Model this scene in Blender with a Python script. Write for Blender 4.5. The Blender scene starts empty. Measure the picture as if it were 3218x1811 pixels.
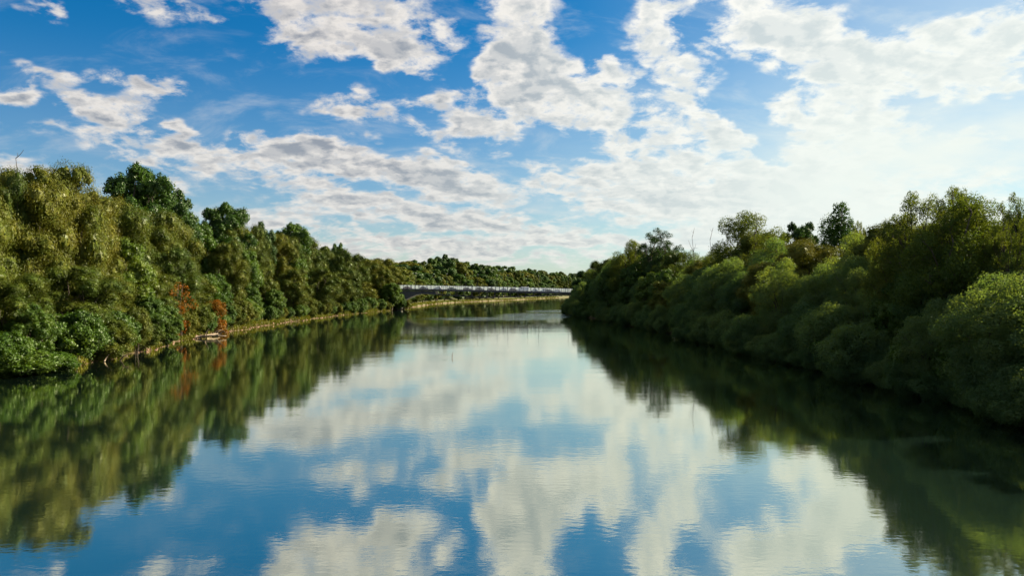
import bpy, math
import numpy as np

C = bpy.context.scene.collection
SC = bpy.context.scene
PI = math.pi

# ------------------------------------------------------------------ camera
CAM_H = 9.0                         # the photographer stands on a bridge, 9 m above the river
cam_d = bpy.data.cameras.new('camera')
cam_d.sensor_width = 36.0
cam_d.lens = 36.0 * 2526.0 / 3218.0
cam_d.clip_start = 0.5
cam_d.clip_end = 20000.0
cam = bpy.data.objects.new('camera', cam_d)
cam.location = (0, 0, CAM_H)
cam.rotation_euler = (math.radians(90.0 + 0.23), 0, 0)
C.objects.link(cam)
SC.camera = cam

# ------------------------------------------------------------------ sun and sky
SUN_AZ = math.radians(66.0)          # clockwise from straight ahead
SUN_EL = math.radians(27.0)
SKY_STRENGTH = 0.05
EXPOSURE = 1.80
SC.view_settings.view_transform = 'Standard'
SC.view_settings.look = 'None'
SC.view_settings.gamma = 1.0
SC.view_settings.use_curve_mapping = False
SC.view_settings.exposure = EXPOSURE

sun_d = bpy.data.lights.new('sun', 'SUN')
sun_d.energy = 5.0
sun_d.angle = math.radians(0.6)
sun_d.color = (1.0, 0.86, 0.62)
sun = bpy.data.objects.new('sun', sun_d)
_sd = (math.sin(SUN_AZ) * math.cos(SUN_EL), math.cos(SUN_AZ) * math.cos(SUN_EL), math.sin(SUN_EL))
from mathutils import Vector
sun.rotation_euler = Vector(_sd).to_track_quat('Z', 'Y').to_euler()
sun.location = (60, 40, 80)
C.objects.link(sun)

world = bpy.data.worlds.new('World')
SC.world = world
world.use_nodes = True
wt = world.node_tree
wt.nodes.clear()


class NT:
    """small helper that wires nodes"""
    def __init__(self, tree):
        self.t = tree

    def n(self, kind, **kw):
        nd = self.t.nodes.new(kind)
        for k, v in kw.items():
            setattr(nd, k, v)
        return nd

    def put(self, sock, v):
        if hasattr(v, 'links') or hasattr(v, 'is_linked'):
            self.t.links.new(v, sock)
        else:
            sock.default_value = v

    def m(self, op, a, b=0.0, c=0.0, clamp=False):
        nd = self.n('ShaderNodeMath', operation=op, use_clamp=clamp)
        self.put(nd.inputs[0], a)
        self.put(nd.inputs[1], b)
        self.put(nd.inputs[2], c)
        return nd.outputs[0]

    def vm(self, op, a, b=None, s=None):
        nd = self.n('ShaderNodeVectorMath', operation=op)
        self.put(nd.inputs[0], a)
        if b is not None:
            self.put(nd.inputs[1], b)
        if s is not None:
            self.put(nd.inputs['Scale'], s)
        return nd.outputs['Value'] if op in ('DOT_PRODUCT', 'LENGTH') else nd.outputs[0]

    def noise(self, vec, scale, detail=4.0, rough=0.55, dist=0.0, col=False):
        nd = self.n('ShaderNodeTexNoise')
        self.put(nd.inputs['Vector'], vec)
        self.put(nd.inputs['Scale'], scale)
        nd.inputs['Detail'].default_value = detail
        nd.inputs['Roughness'].default_value = rough
        nd.inputs['Distortion'].default_value = dist
        return nd.outputs[1] if col else nd.outputs[0]

    def ramp(self, v, lo, hi, a=0.0, b=1.0, smooth=True):
        nd = self.n('ShaderNodeMapRange', interpolation_type='SMOOTHSTEP' if smooth else 'LINEAR')
        self.put(nd.inputs[0], v)
        self.put(nd.inputs[1], lo)
        self.put(nd.inputs[2], hi)
        self.put(nd.inputs[3], a)
        self.put(nd.inputs[4], b)
        return nd.outputs[0]

    def mix(self, f, a, b, blend='MIX'):
        nd = self.n('ShaderNodeMix', data_type='RGBA', blend_type=blend)
        self.put(nd.inputs[0], f)
        self.put(nd.inputs[6], a)
        self.put(nd.inputs[7], b)
        return nd.outputs[2]


def sky():
    w = NT(wt)
    out = w.n('ShaderNodeOutputWorld')
    bg = w.n('ShaderNodeBackground')
    bg.inputs['Strength'].default_value = SKY_STRENGTH
    wt.links.new(bg.outputs[0], out.inputs[0])
    st = w.n('ShaderNodeTexSky', sky_type='NISHITA')
    st.sun_disc = False
    st.sun_elevation = SUN_EL
    st.sun_rotation = SUN_AZ
    st.altitude = 0.0
    st.air_density = 1.0
    st.dust_density = 0.35
    st.ozone_density = 4.0
    hs = w.n('ShaderNodeHueSaturation')
    hs.inputs['Saturation'].default_value = 1.42
    hs.inputs['Value'].default_value = 0.67
    wt.links.new(st.outputs[0], hs.inputs['Color'])
    tc = w.n('ShaderNodeTexCoord')
    d = tc.outputs['Generated']
    sp = w.n('ShaderNodeSeparateXYZ')
    wt.links.new(d, sp.inputs[0])
    x, y, z = sp.outputs
    az = w.m('ARCTAN2', x, y)
    zc = w.m('MAXIMUM', z, 0.0)
    el = w.m('ARCSINE', w.m('MINIMUM', zc, 1.0))
    # cloud layer seen in perspective
    zz = w.m('ADD', zc, 0.30)
    cp = w.n('ShaderNodeCombineXYZ')
    w.put(cp.inputs[0], w.m('DIVIDE', x, zz))
    w.put(cp.inputs[1], w.m('DIVIDE', y, zz))
    P = cp.outputs[0]
    cu = w.n('ShaderNodeCombineXYZ')
    w.put(cu.inputs[0], az)
    w.put(cu.inputs[1], el)
    wn = w.noise(P, 3.6, 4, 0.6, col=True)
    warp = w.vm('MULTIPLY', w.vm('SUBTRACT', wn, (0.5, 0.5, 0.5)), (0.15, 0.085, 0.0))
    uv = w.vm('ADD', cu.outputs[0], warp)

    def blob(px, py, rx, ry, rot, wgt):
        X = (px - 1288) / 2022.0
        a = math.atan(X)
        e = math.atan((733 - py) / 2022.0 / math.sqrt(1 + X * X))
        k = 1.42 / 2022.0
        mp = w.n('ShaderNodeMapping', vector_type='TEXTURE')
        wt.links.new(uv, mp.inputs[0])
        mp.inputs[1].default_value = (a, e, 0)
        mp.inputs[2].default_value = (0, 0, math.radians(rot))
        mp.inputs[3].default_value = (rx * k * math.cos(a), ry * k, 1)
        g = w.n('ShaderNodeTexGradient', gradient_type='SPHERICAL')
        wt.links.new(mp.outputs[0], g.inputs[0])
        return w.m('MULTIPLY', g.outputs[1], wgt)

    # the cumulus banks of that afternoon: azimuth / elevation of each clump (given as the
    # photographed bearing), its spread, tilt and thickness
    B = [(1265, 90, 80, 120, 12, .95), (1345, 195, 130, 80, -25, 1), (1480, 280, 170, 85, -20, 1), (1235, 300, 90, 70, -20, .95),
         (1300, 15, 80, 40, 0, .7),
         (920, 45, 180, 80, -10, 1.15), (970, 135, 70, 38, -20, .9), (830, 130, 70, 32, -20, .75), (720, 60, 90, 55, -30, .8),
         (640, 15, 80, 35, 0, .5), (340, 12, 130, 30, -8, .75), (120, 55, 40, 26, 0, .65), (535, 65, 48, 20, -20, .5),
         (360, 222, 130, 28, -14, .85), (235, 288, 105, 30, -24, 1.0), (445, 350, 115, 40, -26, 1.1), (22, 250, 55, 40, 0, .95),
         (90, 180, 100, 18, 0, .6), (340, 400, 160, 22, -16, .6), (600, 300, 150, 60, 0, -.35), (160, 130, 200, 40, 0, -.3), (40, 410, 100, 25, 0, .6),
         (700, 385, 130, 38, 6, .95), (820, 415, 140, 34, -14, .9), (1000, 430, 150, 48, -10, .85), (1150, 470, 170, 45, -20, .85),
         (890, 280, 100, 36, -10, .75), (1130, 245, 50, 24, 0, .75), (1078, 170, 40, 24, 0, .7), (1040, 262, 45, 18, 0, .5), (1090, 340, 70, 26, -25, .6),
         (1700, 175, 90, 75, -35, 1.0), (1540, 188, 44, 34, -20, .85), (1660, 45, 60, 40, 30, .5),
         (1930, 60, 190, 95, -12, 1.05), (2100, 120, 170, 60, -25, .85), (2330, 150, 190, 62, -20, 1.0), (2490, 100, 150, 60, 15, .9),
         (2090, 255, 160, 80, 22, 1.05), (1790, 320, 130, 50, -10, .8), (1960, 275, 120, 30, -10, .7), (1700, 400, 190, 60, 12, .95), (2040, 400, 200, 70, 12, .9),
         (1480, 445, 130, 34, -10, .85), (1440, 500, 150, 26, -14, .75), (1720, 500, 230, 55, 5, .85),
         (2060, 520, 360, 90, 0, .95), (2390, 380, 70, 24, 0, .65), (960, 540, 260, 30, -8, .85), (1250, 560, 220, 26, -8, .8), (760, 470, 150, 26, -10, .7), (700, 560, 200, 24, 0, .7),
         (1350, 612, 360, 20, 0, .75), (900, 625, 320, 22, 0, .7), (600, 600, 200, 20, 0, .55), (1150, 660, 420, 16, 0, .6), (1900, 600, 520, 50, 0, .8), (2350, 260, 200, 60, 25, .6),
         (1935, 335, 105, 50, -25, -1.1), (1820, 210, 130, 40, -20, -.4), (2250, 215, 120, 30, 10, -.35), (1420, 370, 120, 30, 0, -.4), (1220, 640, 380, 12, 0, -.15), (2400, 300, 130, 30, 20, -.25), (1600, 575, 260, 22, 5, -.5)]
    cover = None
    for b in B:
        v = blob(*b)
        cover = v if cover is None else w.m('ADD', cover, v)
    # beyond the photographed bearings broken cloud goes on, thickened to brighten the shaded bank
    ahead = w.m('MULTIPLY', w.ramp(y, 0.55, 0.80), w.ramp(zc, 0.36, 0.50, 1.0, 0.0))
    rest = w.m('MULTIPLY', w.m('SUBTRACT', 1.0, ahead), 0.34)
    cover = w.m('ADD', cover, rest)
    cover = w.m('ADD', cover, w.m('MULTIPLY', w.ramp(el, 0.25, 0.06), 0.13))
    nA = w.noise(P, 9.5, 8, 0.58, 0.3)
    nB = w.noise(P, 30.0, 5, 0.65)
    sdir = w.vm('ADD', P, (0.022, -0.024, 0.0))
    nS = w.noise(sdir, 13.0, 5, 0.55, 0.2)
    nL = w.noise(P, 13.0, 5, 0.55, 0.2)
    fr = w.m('ADD', w.m('MULTIPLY', w.m('SUBTRACT', nA, 0.5), 3.6), w.m('MULTIPLY', w.m('SUBTRACT', nB, 0.5), 1.0))
    dens = w.m('ADD', w.m('SUBTRACT', cover, 0.37), w.m('MULTIPLY', fr, w.m('MULTIPLY', w.ramp(cover, -0.05, 0.40, 0.22, 1.0), w.ramp(el, 0.06, 0.22, 0.6, 1.0))))
    alpha = w.ramp(dens, -0.32, 0.40)
    thick = w.ramp(dens, 0.25, 0.95)
    # clouds brighten towards the sun, their far sides and thick cores go grey
    relief = w.ramp(w.m('SUBTRACT', nL, nS), -0.10, 0.13, 0.0, 1.0)
    cs = w.vm('DOT_PRODUCT', d, tuple(_sd))
    near = w.ramp(cs, 0.25, 0.74, 0.0, 1.0)
    blue = w.mix(near, hs.outputs[0], w.mix(1.0, hs.outputs[0], (0.72, 1.06, 1.0, 1), 'MULTIPLY'))
    lit = w.mix(near, (5.15, 4.83, 4.46, 1), (6.35, 6.16, 5.61, 1))
    shd = w.mix(near, (1.70, 1.84, 2.12, 1), (3.59, 3.96, 4.00, 1))
    sh = w.m('MULTIPLY', w.m('ADD', w.m('MULTIPLY', relief, w.ramp(alpha, 0.3, 1.0, 0.15, 0.55)), w.m('MULTIPLY', thick, 0.66)), 0.85, clamp=True)
    cc = w.mix(sh, lit, shd)
    # thin wisps drifting between the banks
    ci = w.ramp(w.noise(w.vm('MULTIPLY', P, (1.0, 1.5, 1.0)), 4.2, 6, 0.62, 0.6), 0.46, 0.78, 0.0, 0.42)
    blue = w.mix(ci, blue, w.mix(near, (3.59, 3.86, 4.14, 1), (4.78, 5.15, 4.97, 1)))
    col = w.mix(w.m('MULTIPLY', alpha, 0.93), blue, cc)
    # thin milky veil low down and round the sun
    veil = w.m('ADD', w.m('MULTIPLY', w.ramp(el, 0.30, 0.0), 0.30), w.m('ADD', w.m('MULTIPLY', w.ramp(cs, 0.50, 0.92), 0.50), w.m('MULTIPLY', w.m('MULTIPLY', w.ramp(el, 0.34, 0.06), near), 0.68)), clamp=True)
    vn = w.ramp(w.noise(P, 1.6, 5, 0.6), 0.25, 0.7, 0.55, 1.0)
    col = w.mix(w.m('MULTIPLY', veil, vn), col, w.mix(near, (3.53, 3.97, 4.05, 1), (5.06, 5.47, 5.15, 1)))
    wt.links.new(col, bg.inputs['Color'])


sky()
try:
    world.cycles.sampling_method = 'MANUAL'
    world.cycles.sample_map_resolution = 512
except Exception:
    pass

cy = SC.cycles
cy.use_denoising = True
cy.max_bounces = 5
cy.diffuse_bounces = 3
cy.glossy_bounces = 3
cy.transmission_bounces = 3
cy.transparent_max_bounces = 8
cy.sample_clamp_indirect = 4.0
cy.caustics_reflective = False
cy.caustics_refractive = False
# ------------------------------------------------------------------ helpers
RNG = np.random.default_rng(7)


def mesh_obj(name, V, F, mat=None, parent=None, smooth=False, attr=None):
    """one mesh object from numpy arrays; F is (n,3) or (n,4)"""
    return link(name, mesh_data(name, V, F, mat, smooth, attr), parent)


def mesh_data(name, V, F, mat=None, smooth=False, attr=None):
    V = np.asarray(V, np.float32).reshape(-1, 3)
    F = np.asarray(F, np.int32)
    me = bpy.data.meshes.new(name)
    me.vertices.add(len(V))
    me.vertices.foreach_set('co', V.ravel())
    k = F.shape[1]
    me.loops.add(F.size)
    me.loops.foreach_set('vertex_index', F.ravel())
    me.polygons.add(len(F))
    me.polygons.foreach_set('loop_start', np.arange(0, F.size, k, dtype=np.int32))
    if attr is not None:
        a = me.attributes.new('rnd', 'FLOAT', 'FACE')
        a.data.foreach_set('value', np.asarray(attr, np.float32))
    me.update(calc_edges=True)
    me.polygons.foreach_set('use_smooth', np.full(len(F), smooth))
    if mat is not None:
        me.materials.append(mat)
    return me


def link(name, data, parent=None):
    o = bpy.data.objects.new(name, data)
    C.objects.link(o)
    if parent is not None:
        o.parent = parent
    return o


def tag(o, label=None, cat=None, group=None, kind=None):
    if label:
        o['label'] = label
    if cat:
        o['category'] = cat
    if group:
        o['group'] = group
    if kind:
        o['kind'] = kind
    return o


def empty(name, loc=(0, 0, 0), rz=0.0, label=None, cat=None, group=None):
    o = link(name, None)
    o.location = loc
    o.rotation_euler = (0, 0, rz)
    o.empty_display_size = 0.5
    return tag(o, label, cat, group)


class MB:
    """collects boxes, prisms and tubes and links them as ONE mesh (quads)"""
    def __init__(self):
        self.v, self.f, self.n = [], [], 0

    def add(self, V, F):
        V = np.asarray(V, float).reshape(-1, 3)
        self.v.append(V)
        self.f.append(np.asarray(F, int) + self.n)
        self.n += len(V)
        return self

    def box(self, x0, x1, y0, y1, z0, z1):
        V = [(x, y, z) for z in (z0, z1) for y in (y0, y1) for x in (x0, x1)]
        F = [(0, 2, 3, 1), (4, 5, 7, 6), (0, 1, 5, 4), (2, 6, 7, 3), (0, 4, 6, 2), (1, 3, 7, 5)]
        return self.add(V, F)

    def strip(self, top, bot, y0, y1):
        """a wall plate along x: top and bottom polylines [(x,z)] with thickness y0..y1"""
        n = len(top)
        V = []
        for (x, zt), (xb, zb) in zip(top, bot):
            V += [(x, y0, zt), (x, y1, zt), (xb, y1, zb), (xb, y0, zb)]
        F = []
        for i in range(n - 1):
            a, b = 4 * i, 4 * i + 4
            for k in range(4):
                k2 = (k + 1) % 4
                F.append((a + k, b + k, b + k2, a + k2))
        F += [(0, 1, 2, 3), (4 * n - 1, 4 * n - 2, 4 * n - 3, 4 * n - 4)]
        return self.add(V, F)

    def tube(self, pts, rad, sides=6, cap=True):
        pts = np.asarray(pts, float)
        n = len(pts)
        rad = np.broadcast_to(np.asarray(rad, float), (n,))
        T = np.gradient(pts, axis=0)
        T /= np.linalg.norm(T, axis=1)[:, None] + 1e-9
        ref = np.where(np.abs(T[:, 2:3]) > 0.9, np.array([[1., 0, 0]]), np.array([[0, 0, 1.]]))
        A = np.cross(T, ref)
        A /= np.linalg.norm(A, axis=1)[:, None] + 1e-9
        # keep the frame from flipping
        for i in range(1, n):
            if A[i] @ A[i - 1] < 0.3:
                a = A[i - 1] - T[i] * (A[i - 1] @ T[i])
                A[i] = a / (np.linalg.norm(a) + 1e-9)
        Bn = np.cross(T, A)
        th = np.arange(sides) * 2 * PI / sides
        V = pts[:, None] + rad[:, None, None] * (np.cos(th)[None, :, None] * A[:, None] + np.sin(th)[None, :, None] * Bn[:, None])
        F = []
        for i in range(n - 1):
            for k in range(sides):
                k2 = (k + 1) % sides
                F.append((i * sides + k, i * sides + k2, (i + 1) * sides + k2, (i + 1) * sides + k))
        V = V.reshape(-1, 3)
        if cap:
            for e in (0, (n - 1) * sides):
                V = np.vstack([V, pts[0 if e == 0 else -1]])
                c = len(V) - 1
                for k in range(0, sides, 2):
                    F.append((e + k, e + (k + 1) % sides, e + (k + 2) % sides, c))
        return self.add(V, F)

    def data(self, name, mat, smooth=False):
        return mesh_data(name, np.vstack(self.v), np.vstack(self.f), mat, smooth)

    def build(self, name, mat, parent=None, smooth=False):
        return link(name, self.data(name, mat, smooth), parent)


# ------------------------------------------------------------------ materials
def new_mat(name):
    m = bpy.data.materials.new(name)
    m.use_nodes = True
    m.node_tree.nodes.clear()
    t = NT(m.node_tree)
    t.out = t.n('ShaderNodeOutputMaterial')
    return m, t


def plain(name, col, rough=0.6, metal=0.0, var=0.15, scale=3.0, spec=0.5):
    m, t = new_mat(name)
    b = t.n('ShaderNodeBsdfPrincipled')
    tc = t.n('ShaderNodeTexCoord')
    nz = t.noise(tc.outputs['Object'], scale, 5, 0.6)
    c = t.mix(t.ramp(nz, 0.3, 0.7), tuple(v * (1 - var) for v in col) + (1,), tuple(min(1, v * (1 + var)) for v in col) + (1,))
    t.put(b.inputs['Base Color'], c)
    b.inputs['Roughness'].default_value = rough
    b.inputs['Metallic'].default_value = metal
    b.inputs['Specular IOR Level'].default_value = spec
    m.node_tree.links.new(b.outputs[0], t.out.inputs[0])
    return m


def leaf_mat(name, cols, trans=0.35, tcol=(1.25, 1.2, 0.45), gloss=0.06, spread=0.24):
    """foliage: colour varies from leaf to leaf, spray to spray and tree to tree; light passes through"""
    m, t = new_mat(name)
    at = t.n('ShaderNodeAttribute', attribute_name='rnd')
    oi = t.n('ShaderNodeObjectInfo')
    tc = t.n('ShaderNodeTexCoord')
    nz = t.noise(tc.outputs['Object'], 0.33, 3, 0.6)
    v = t.m('ADD', t.m('MULTIPLY', at.outputs['Fac'], spread), t.m('MULTIPLY', t.ramp(nz, 0.3, 0.7), 0.40))
    v = t.m('ADD', v, t.m('MULTIPLY', t.m('SUBTRACT', oi.outputs['Random'], 0.5), 0.55))
    cr = t.n('ShaderNodeValToRGB')
    el = cr.color_ramp.elements
    while len(el) < len(cols):
        el.new(0.5)
    for i, c in enumerate(cols):
        el[i].position = i / (len(cols) - 1)
        el[i].color = tuple(c) + (1,)
    t.put(cr.inputs[0], v)
    col = cr.outputs[0]
    df = t.n('ShaderNodeBsdfDiffuse')
    t.put(df.inputs[0], col)
    tr = t.n('ShaderNodeBsdfTranslucent')
    t.put(tr.inputs[0], t.mix(1.0, col, tuple(tcol) + (1,), 'MULTIPLY'))
    mx = t.n('ShaderNodeMixShader')
    mx.inputs[0].default_value = trans
    gl = t.n('ShaderNodeBsdfGlossy')
    gl.inputs['Roughness'].default_value = 0.42
    gl.inputs[0].default_value = (0.9, 0.95, 0.9, 1)
    m2 = t.n('ShaderNodeMixShader')
    m2.inputs[0].default_value = gloss
    L = m.node_tree.links
    L.new(df.outputs[0], mx.inputs[1])
    L.new(tr.outputs[0], mx.inputs[2])
    L.new(mx.outputs[0], m2.inputs[1])
    L.new(gl.outputs[0], m2.inputs[2])
    L.new(m2.outputs[0], t.out.inputs[0])
    return m


M = {}
M['willow'] = leaf_mat('willow_leaves', [(.034, .060, .007), (.070, .091, .010), (.112, .114, .014), (.158, .138, .019)], 0.20, (1.25, 1.1, 0.4), gloss=0.012)
M['willow_cool'] = leaf_mat('silver_willow_leaves', [(.062, .128, .050), (.092, .165, .062), (.125, .190, .062), (.17, .20, .055)], 0.56, (1.35, 1.15, 0.35), 0.012)
M['maple'] = leaf_mat('maple_leaves', [(.018, .046, .007), (.034, .078, .010), (.055, .105, .013), (.085, .13, .018)], 0.30, (1.2, 1.2, 0.4), gloss=0.02)
M['fresh'] = leaf_mat('fresh_leaves', [(.032, .075, .008), (.060, .115, .012), (.095, .145, .016), (.14, .165, .022)], 0.38, (1.2, 1.15, 0.4), gloss=0.02)
M['autumn'] = leaf_mat('autumn_leaves', [(.14, .085, .012), (.22, .090, .012), (.30, .105, .012), (.26, .13, .015)], 0.38, (1.2, 0.9, 0.4), 0.01)
M['russet'] = leaf_mat('russet_leaves', [(.050, .092, .014), (.074, .115, .017), (.100, .130, .020), (.14, .14, .022)], 0.48, (1.25, 1.05, 0.4), gloss=0.012)
M['grass'] = leaf_mat('bank_grass', [(.05, .07, .010), (.085, .10, .013), (.13, .125, .018), (.17, .13, .03)], 0.35, (1.2, 1.1, 0.4), gloss=0.01)
M['bark'] = plain('bark', (.055, .042, .030), 0.9, var=0.4, scale=6)
M['deadwood'] = plain('bleached_wood', (.17, .13, .095), 0.85, var=0.35, scale=5)
M['wetwood'] = plain('wet_wood', (.09, .055, .035), 0.6, var=0.4, scale=5)
M['stone'] = plain('bank_stone', (.17, .10, .07), 0.85, var=0.35, scale=1.2)


def ground_mat():
    m, t = new_mat('riverbank_ground')
    b = t.n('ShaderNodeBsdfPrincipled')
    tc = t.n('ShaderNodeTexCoord')
    p = tc.outputs['Object']
    n1 = t.noise(p, 0.35, 6, 0.65)
    n2 = t.noise(p, 2.2, 5, 0.65)
    grass = t.mix(t.ramp(n1, 0.3, 0.7), (.040, .056, .010, 1), (.085, .085, .018, 1))
    soil = t.mix(t.ramp(n2, 0.3, 0.7), (.045, .026, .014, 1), (.10, .058, .033, 1))
    sp = t.n('ShaderNodeSeparateXYZ')
    t.put(sp.inputs[0], p)
    # bare earth on the cut edge of the bank, grass above it
    edge = t.ramp(t.m('ADD', sp.outputs[2], t.m('MULTIPLY', t.m('SUBTRACT', n2, 0.5), 0.7)), 0.30, 0.62)
    t.put(b.inputs['Base Color'], t.mix(edge, soil, grass))
    b.inputs['Roughness'].default_value = 0.95
    bp = t.n('ShaderNodeBump')
    bp.inputs['Strength'].default_value = 0.8
    bp.inputs['Distance'].default_value = 0.15
    t.put(bp.inputs['Height'], n2)
    t.put(b.inputs['Normal'], bp.outputs[0])
    m.node_tree.links.new(b.outputs[0], t.out.inputs[0])
    return m


def water_mat():
    m, t = new_mat('river_water')
    tc = t.n('ShaderNodeTexCoord')
    p = tc.outputs['Object']

    def stretched(sx, sy, scale, detail, rough=0.55):
        mp = t.n('ShaderNodeMapping')
        t.put(mp.inputs[0], p)
        mp.inputs[3].default_value = (sx, sy, 1)
        return t.noise(mp.outputs[0], scale, detail, rough)
    fine = stretched(0.75, 1.25, 2.3, 3)
    mid = stretched(0.7, 1.1, 0.42, 2)
    slow = stretched(0.6, 1.0, 0.09, 2)
    # calm glassy reaches and slightly ruffled ones
    calm = t.ramp(stretched(0.5, 0.8, 0.045, 3), 0.35, 0.68, 0.35, 1.0)
    # riffle over the gravel shoal above the far bridge
    sp = t.n('ShaderNodeSeparateXYZ')
    t.put(sp.inputs[0], p)

    def bump_at(cx, cy, rx, ry):
        a = t.m('DIVIDE', t.m('SUBTRACT', sp.outputs[0], cx), rx)
        c = t.m('DIVIDE', t.m('SUBTRACT', sp.outputs[1], cy), ry)
        r2 = t.m('ADD', t.m('MULTIPLY', a, a), t.m('MULTIPLY', c, c))
        return t.ramp(r2, 0.0, 1.0, 1.0, 0.0)
    rif = t.m('MAXIMUM', bump_at(9, 295, 17, 42), t.m('MULTIPLY', bump_at(-8, 262, 26, 20), 0.55))
    rif = t.m('MAXIMUM', rif, bump_at(20, 360, 16, 26))
    streak = t.ramp(stretched(0.35, 1.6, 0.28, 3), 0.46, 0.62)
    rif = t.m('MULTIPLY', rif, streak)
    amp = t.m('ADD', t.m('MULTIPLY', calm, 1.0), t.m('MULTIPLY', rif, 7.0))
    hgt = t.m('ADD', t.m('MULTIPLY', fine, 0.0043), t.m('ADD', t.m('MULTIPLY', mid, 0.0068), t.m('MULTIPLY', slow, 0.02)))
    hgt = t.m('MULTIPLY', hgt, amp)
    bp = t.n('ShaderNodeBump')
    bp.inputs['Strength'].default_value = 1.0
    bp.inputs['Distance'].default_value = 1.0
    t.put(bp.inputs['Height'], hgt)
    df = t.n('ShaderNodeBsdfDiffuse')
    df.inputs[0].default_value = (0.012, 0.027, 0.021, 1)
    gl = t.n('ShaderNodeBsdfGlossy')
    gl.inputs[0].default_value = (0.92, 0.94, 0.80, 1)
    gl.inputs['Roughness'].default_value = 0.036
    t.put(gl.inputs['Normal'], bp.outputs[0])
    fr = t.n('ShaderNodeFresnel')
    fr.inputs[0].default_value = 1.33
    t.put(fr.inputs['Normal'], bp.outputs[0])
    mx = t.n('ShaderNodeMixShader')
    t.put(mx.inputs[0], t.ramp(fr.outputs[0], 0.0, 0.55, 0.60, 0.94, smooth=False))
    L = m.node_tree.links
    L.new(df.outputs[0], mx.inputs[1])
    L.new(gl.outputs[0], mx.inputs[2])
    L.new(mx.outputs[0], t.out.inputs[0])
    return m


M['ground'] = ground_mat()
M['water'] = water_mat()

# ------------------------------------------------------------------ river and terrain
LB = np.array([(-200, -56), (20, -55), (60, -54), (84, -53), (106, -52.5), (128, -56), (150, -60), (169, -62), (222, -64.5), (300, -63.5),
               (357, -58), (395, -54.5), (430, -54.5), (500, -55), (570, -53), (650, -42), (760, -12), (900, 22), (1114, 68), (1400, 150), (1800, 330), (2600, 800)], float)
RB = np.array([(-200, 33), (20, 34), (55, 35.5), (92, 35.5), (150, 34), (230, 30), (290, 23.5), (322, 22.0), (360, 30), (400, 40), (500, 56),
               (650, 92), (850, 150), (1100, 235), (1400, 340), (1800, 520), (2600, 980)], float)


def lb(y):
    return np.interp(y, LB[:, 0], LB[:, 1]) + 0.7 * np.sin(y * 0.21) + 0.5 * np.sin(y * 0.47 + 1)


def rb(y):
    return np.interp(y, RB[:, 0], RB[:, 1]) + 0.7 * np.sin(y * 0.19 + 2) + 0.4 * np.sin(y * 0.53)


def sstep(a, b, x):
    t = np.clip((np.asarray(x, float) - a) / (b - a), 0, 1)
    return t * t * (3 - 2 * t)


def ground_z(x, y):
    x, y = np.asarray(x, float), np.asarray(y, float)
    dl, dr = lb(y) - x, x - rb(y)
    hl = 5.0 + 9.0 * sstep(430, 620, y)
    hr = 3.0 + 6.0 * sstep(430, 700, y)
    zl = -1.6 + 2.6 * sstep(-1.2, 1.3, dl) + hl * sstep(2, 48, dl) + 0.12 * np.sin(x * .9) * np.cos(y * .7)
    zr = -1.6 + 2.4 * sstep(-1.2, 1.3, dr) + hr * sstep(2, 48, dr) + 0.12 * np.sin(x * .9) * np.cos(y * .7)
    return np.where(dl > dr, zl, zr)


def build_ground():
    ys = np.concatenate([np.arange(-200, 20, 10), np.arange(20, 460, 2.0), np.arange(460, 1200, 12), np.arange(1200, 2600, 60), [2600, 3500, 5000, 8000, 12000]])
    dd = np.array([-1.3, -.7, -.2, .2, .6, 1.0, 1.4, 2, 3, 4.5, 6.5, 9, 12, 16, 21, 27, 34, 42, 52, 80, 150, 300, 700, 1500, 3500, 8000], float)
    rows = []
    for y in ys:
        xl, xr = lb(y), rb(y)
        rows.append(np.concatenate([(xl - dd)[::-1], [xl * .6 + xr * .4, xl * .3 + xr * .7], xr + dd]))
    X = np.array(rows)
    Y = np.repeat(ys[:, None], X.shape[1], 1)
    Z = ground_z(X, Y)
    V = np.stack([X, Y, Z], -1)
    r, c = X.shape
    idx = np.arange(r * c).reshape(r, c)
    F = np.stack([idx[:-1, :-1], idx[:-1, 1:], idx[1:, 1:], idx[1:, :-1]], -1).reshape(-1, 4)
    g = mesh_obj('ground', V, F, M['ground'], smooth=True)
    tag(g, 'grassy river banks rising behind the water', kind='structure')
    ys2 = np.concatenate([np.arange(-200, 20, 20), np.arange(20, 1200, 10), np.arange(1200, 2600, 60)])
    L_ = np.stack([lb(ys2) - 1.4, ys2, 0 * ys2], -1)
    R_ = np.stack([rb(ys2) + 1.4, ys2, 0 * ys2], -1)
    V = np.stack([L_, R_], 1)
    n = len(ys2)
    idx = np.arange(2 * n).reshape(n, 2)
    F = np.stack([idx[:-1, 0], idx[:-1, 1], idx[1:, 1], idx[1:, 0]], -1)
    wv = mesh_obj('river_water', V, F, M['water'], smooth=True)
    tag(wv, 'calm river reflecting clouds and wooded banks', kind='structure')


build_ground()
# ------------------------------------------------------------------ trees
def unit(v):
    return v / (np.linalg.norm(v, axis=-1, keepdims=True) + 1e-9)


def quad_ball(k=3):
    """a ball of 6*k*k quads"""
    V, F = [], []
    g = np.linspace(-1, 1, k + 1)
    for ax in range(3):
        for s in (-1, 1):
            b = len(V)
            for i in range(k + 1):
                for j in range(k + 1):
                    p = [0, 0, 0]
                    p[ax] = s
                    p[(ax + 1) % 3] = math.tan(g[i] * PI / 4) * s
                    p[(ax + 2) % 3] = math.tan(g[j] * PI / 4)
                    V.append(p)
            for i in range(k):
                for j in range(k):
                    a = b + i * (k + 1) + j
                    F.append((a, a + k + 1, a + k + 2, a + 1))
    return unit(np.array(V, float)), np.array(F)


BALL_V, BALL_F = quad_ball()


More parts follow.
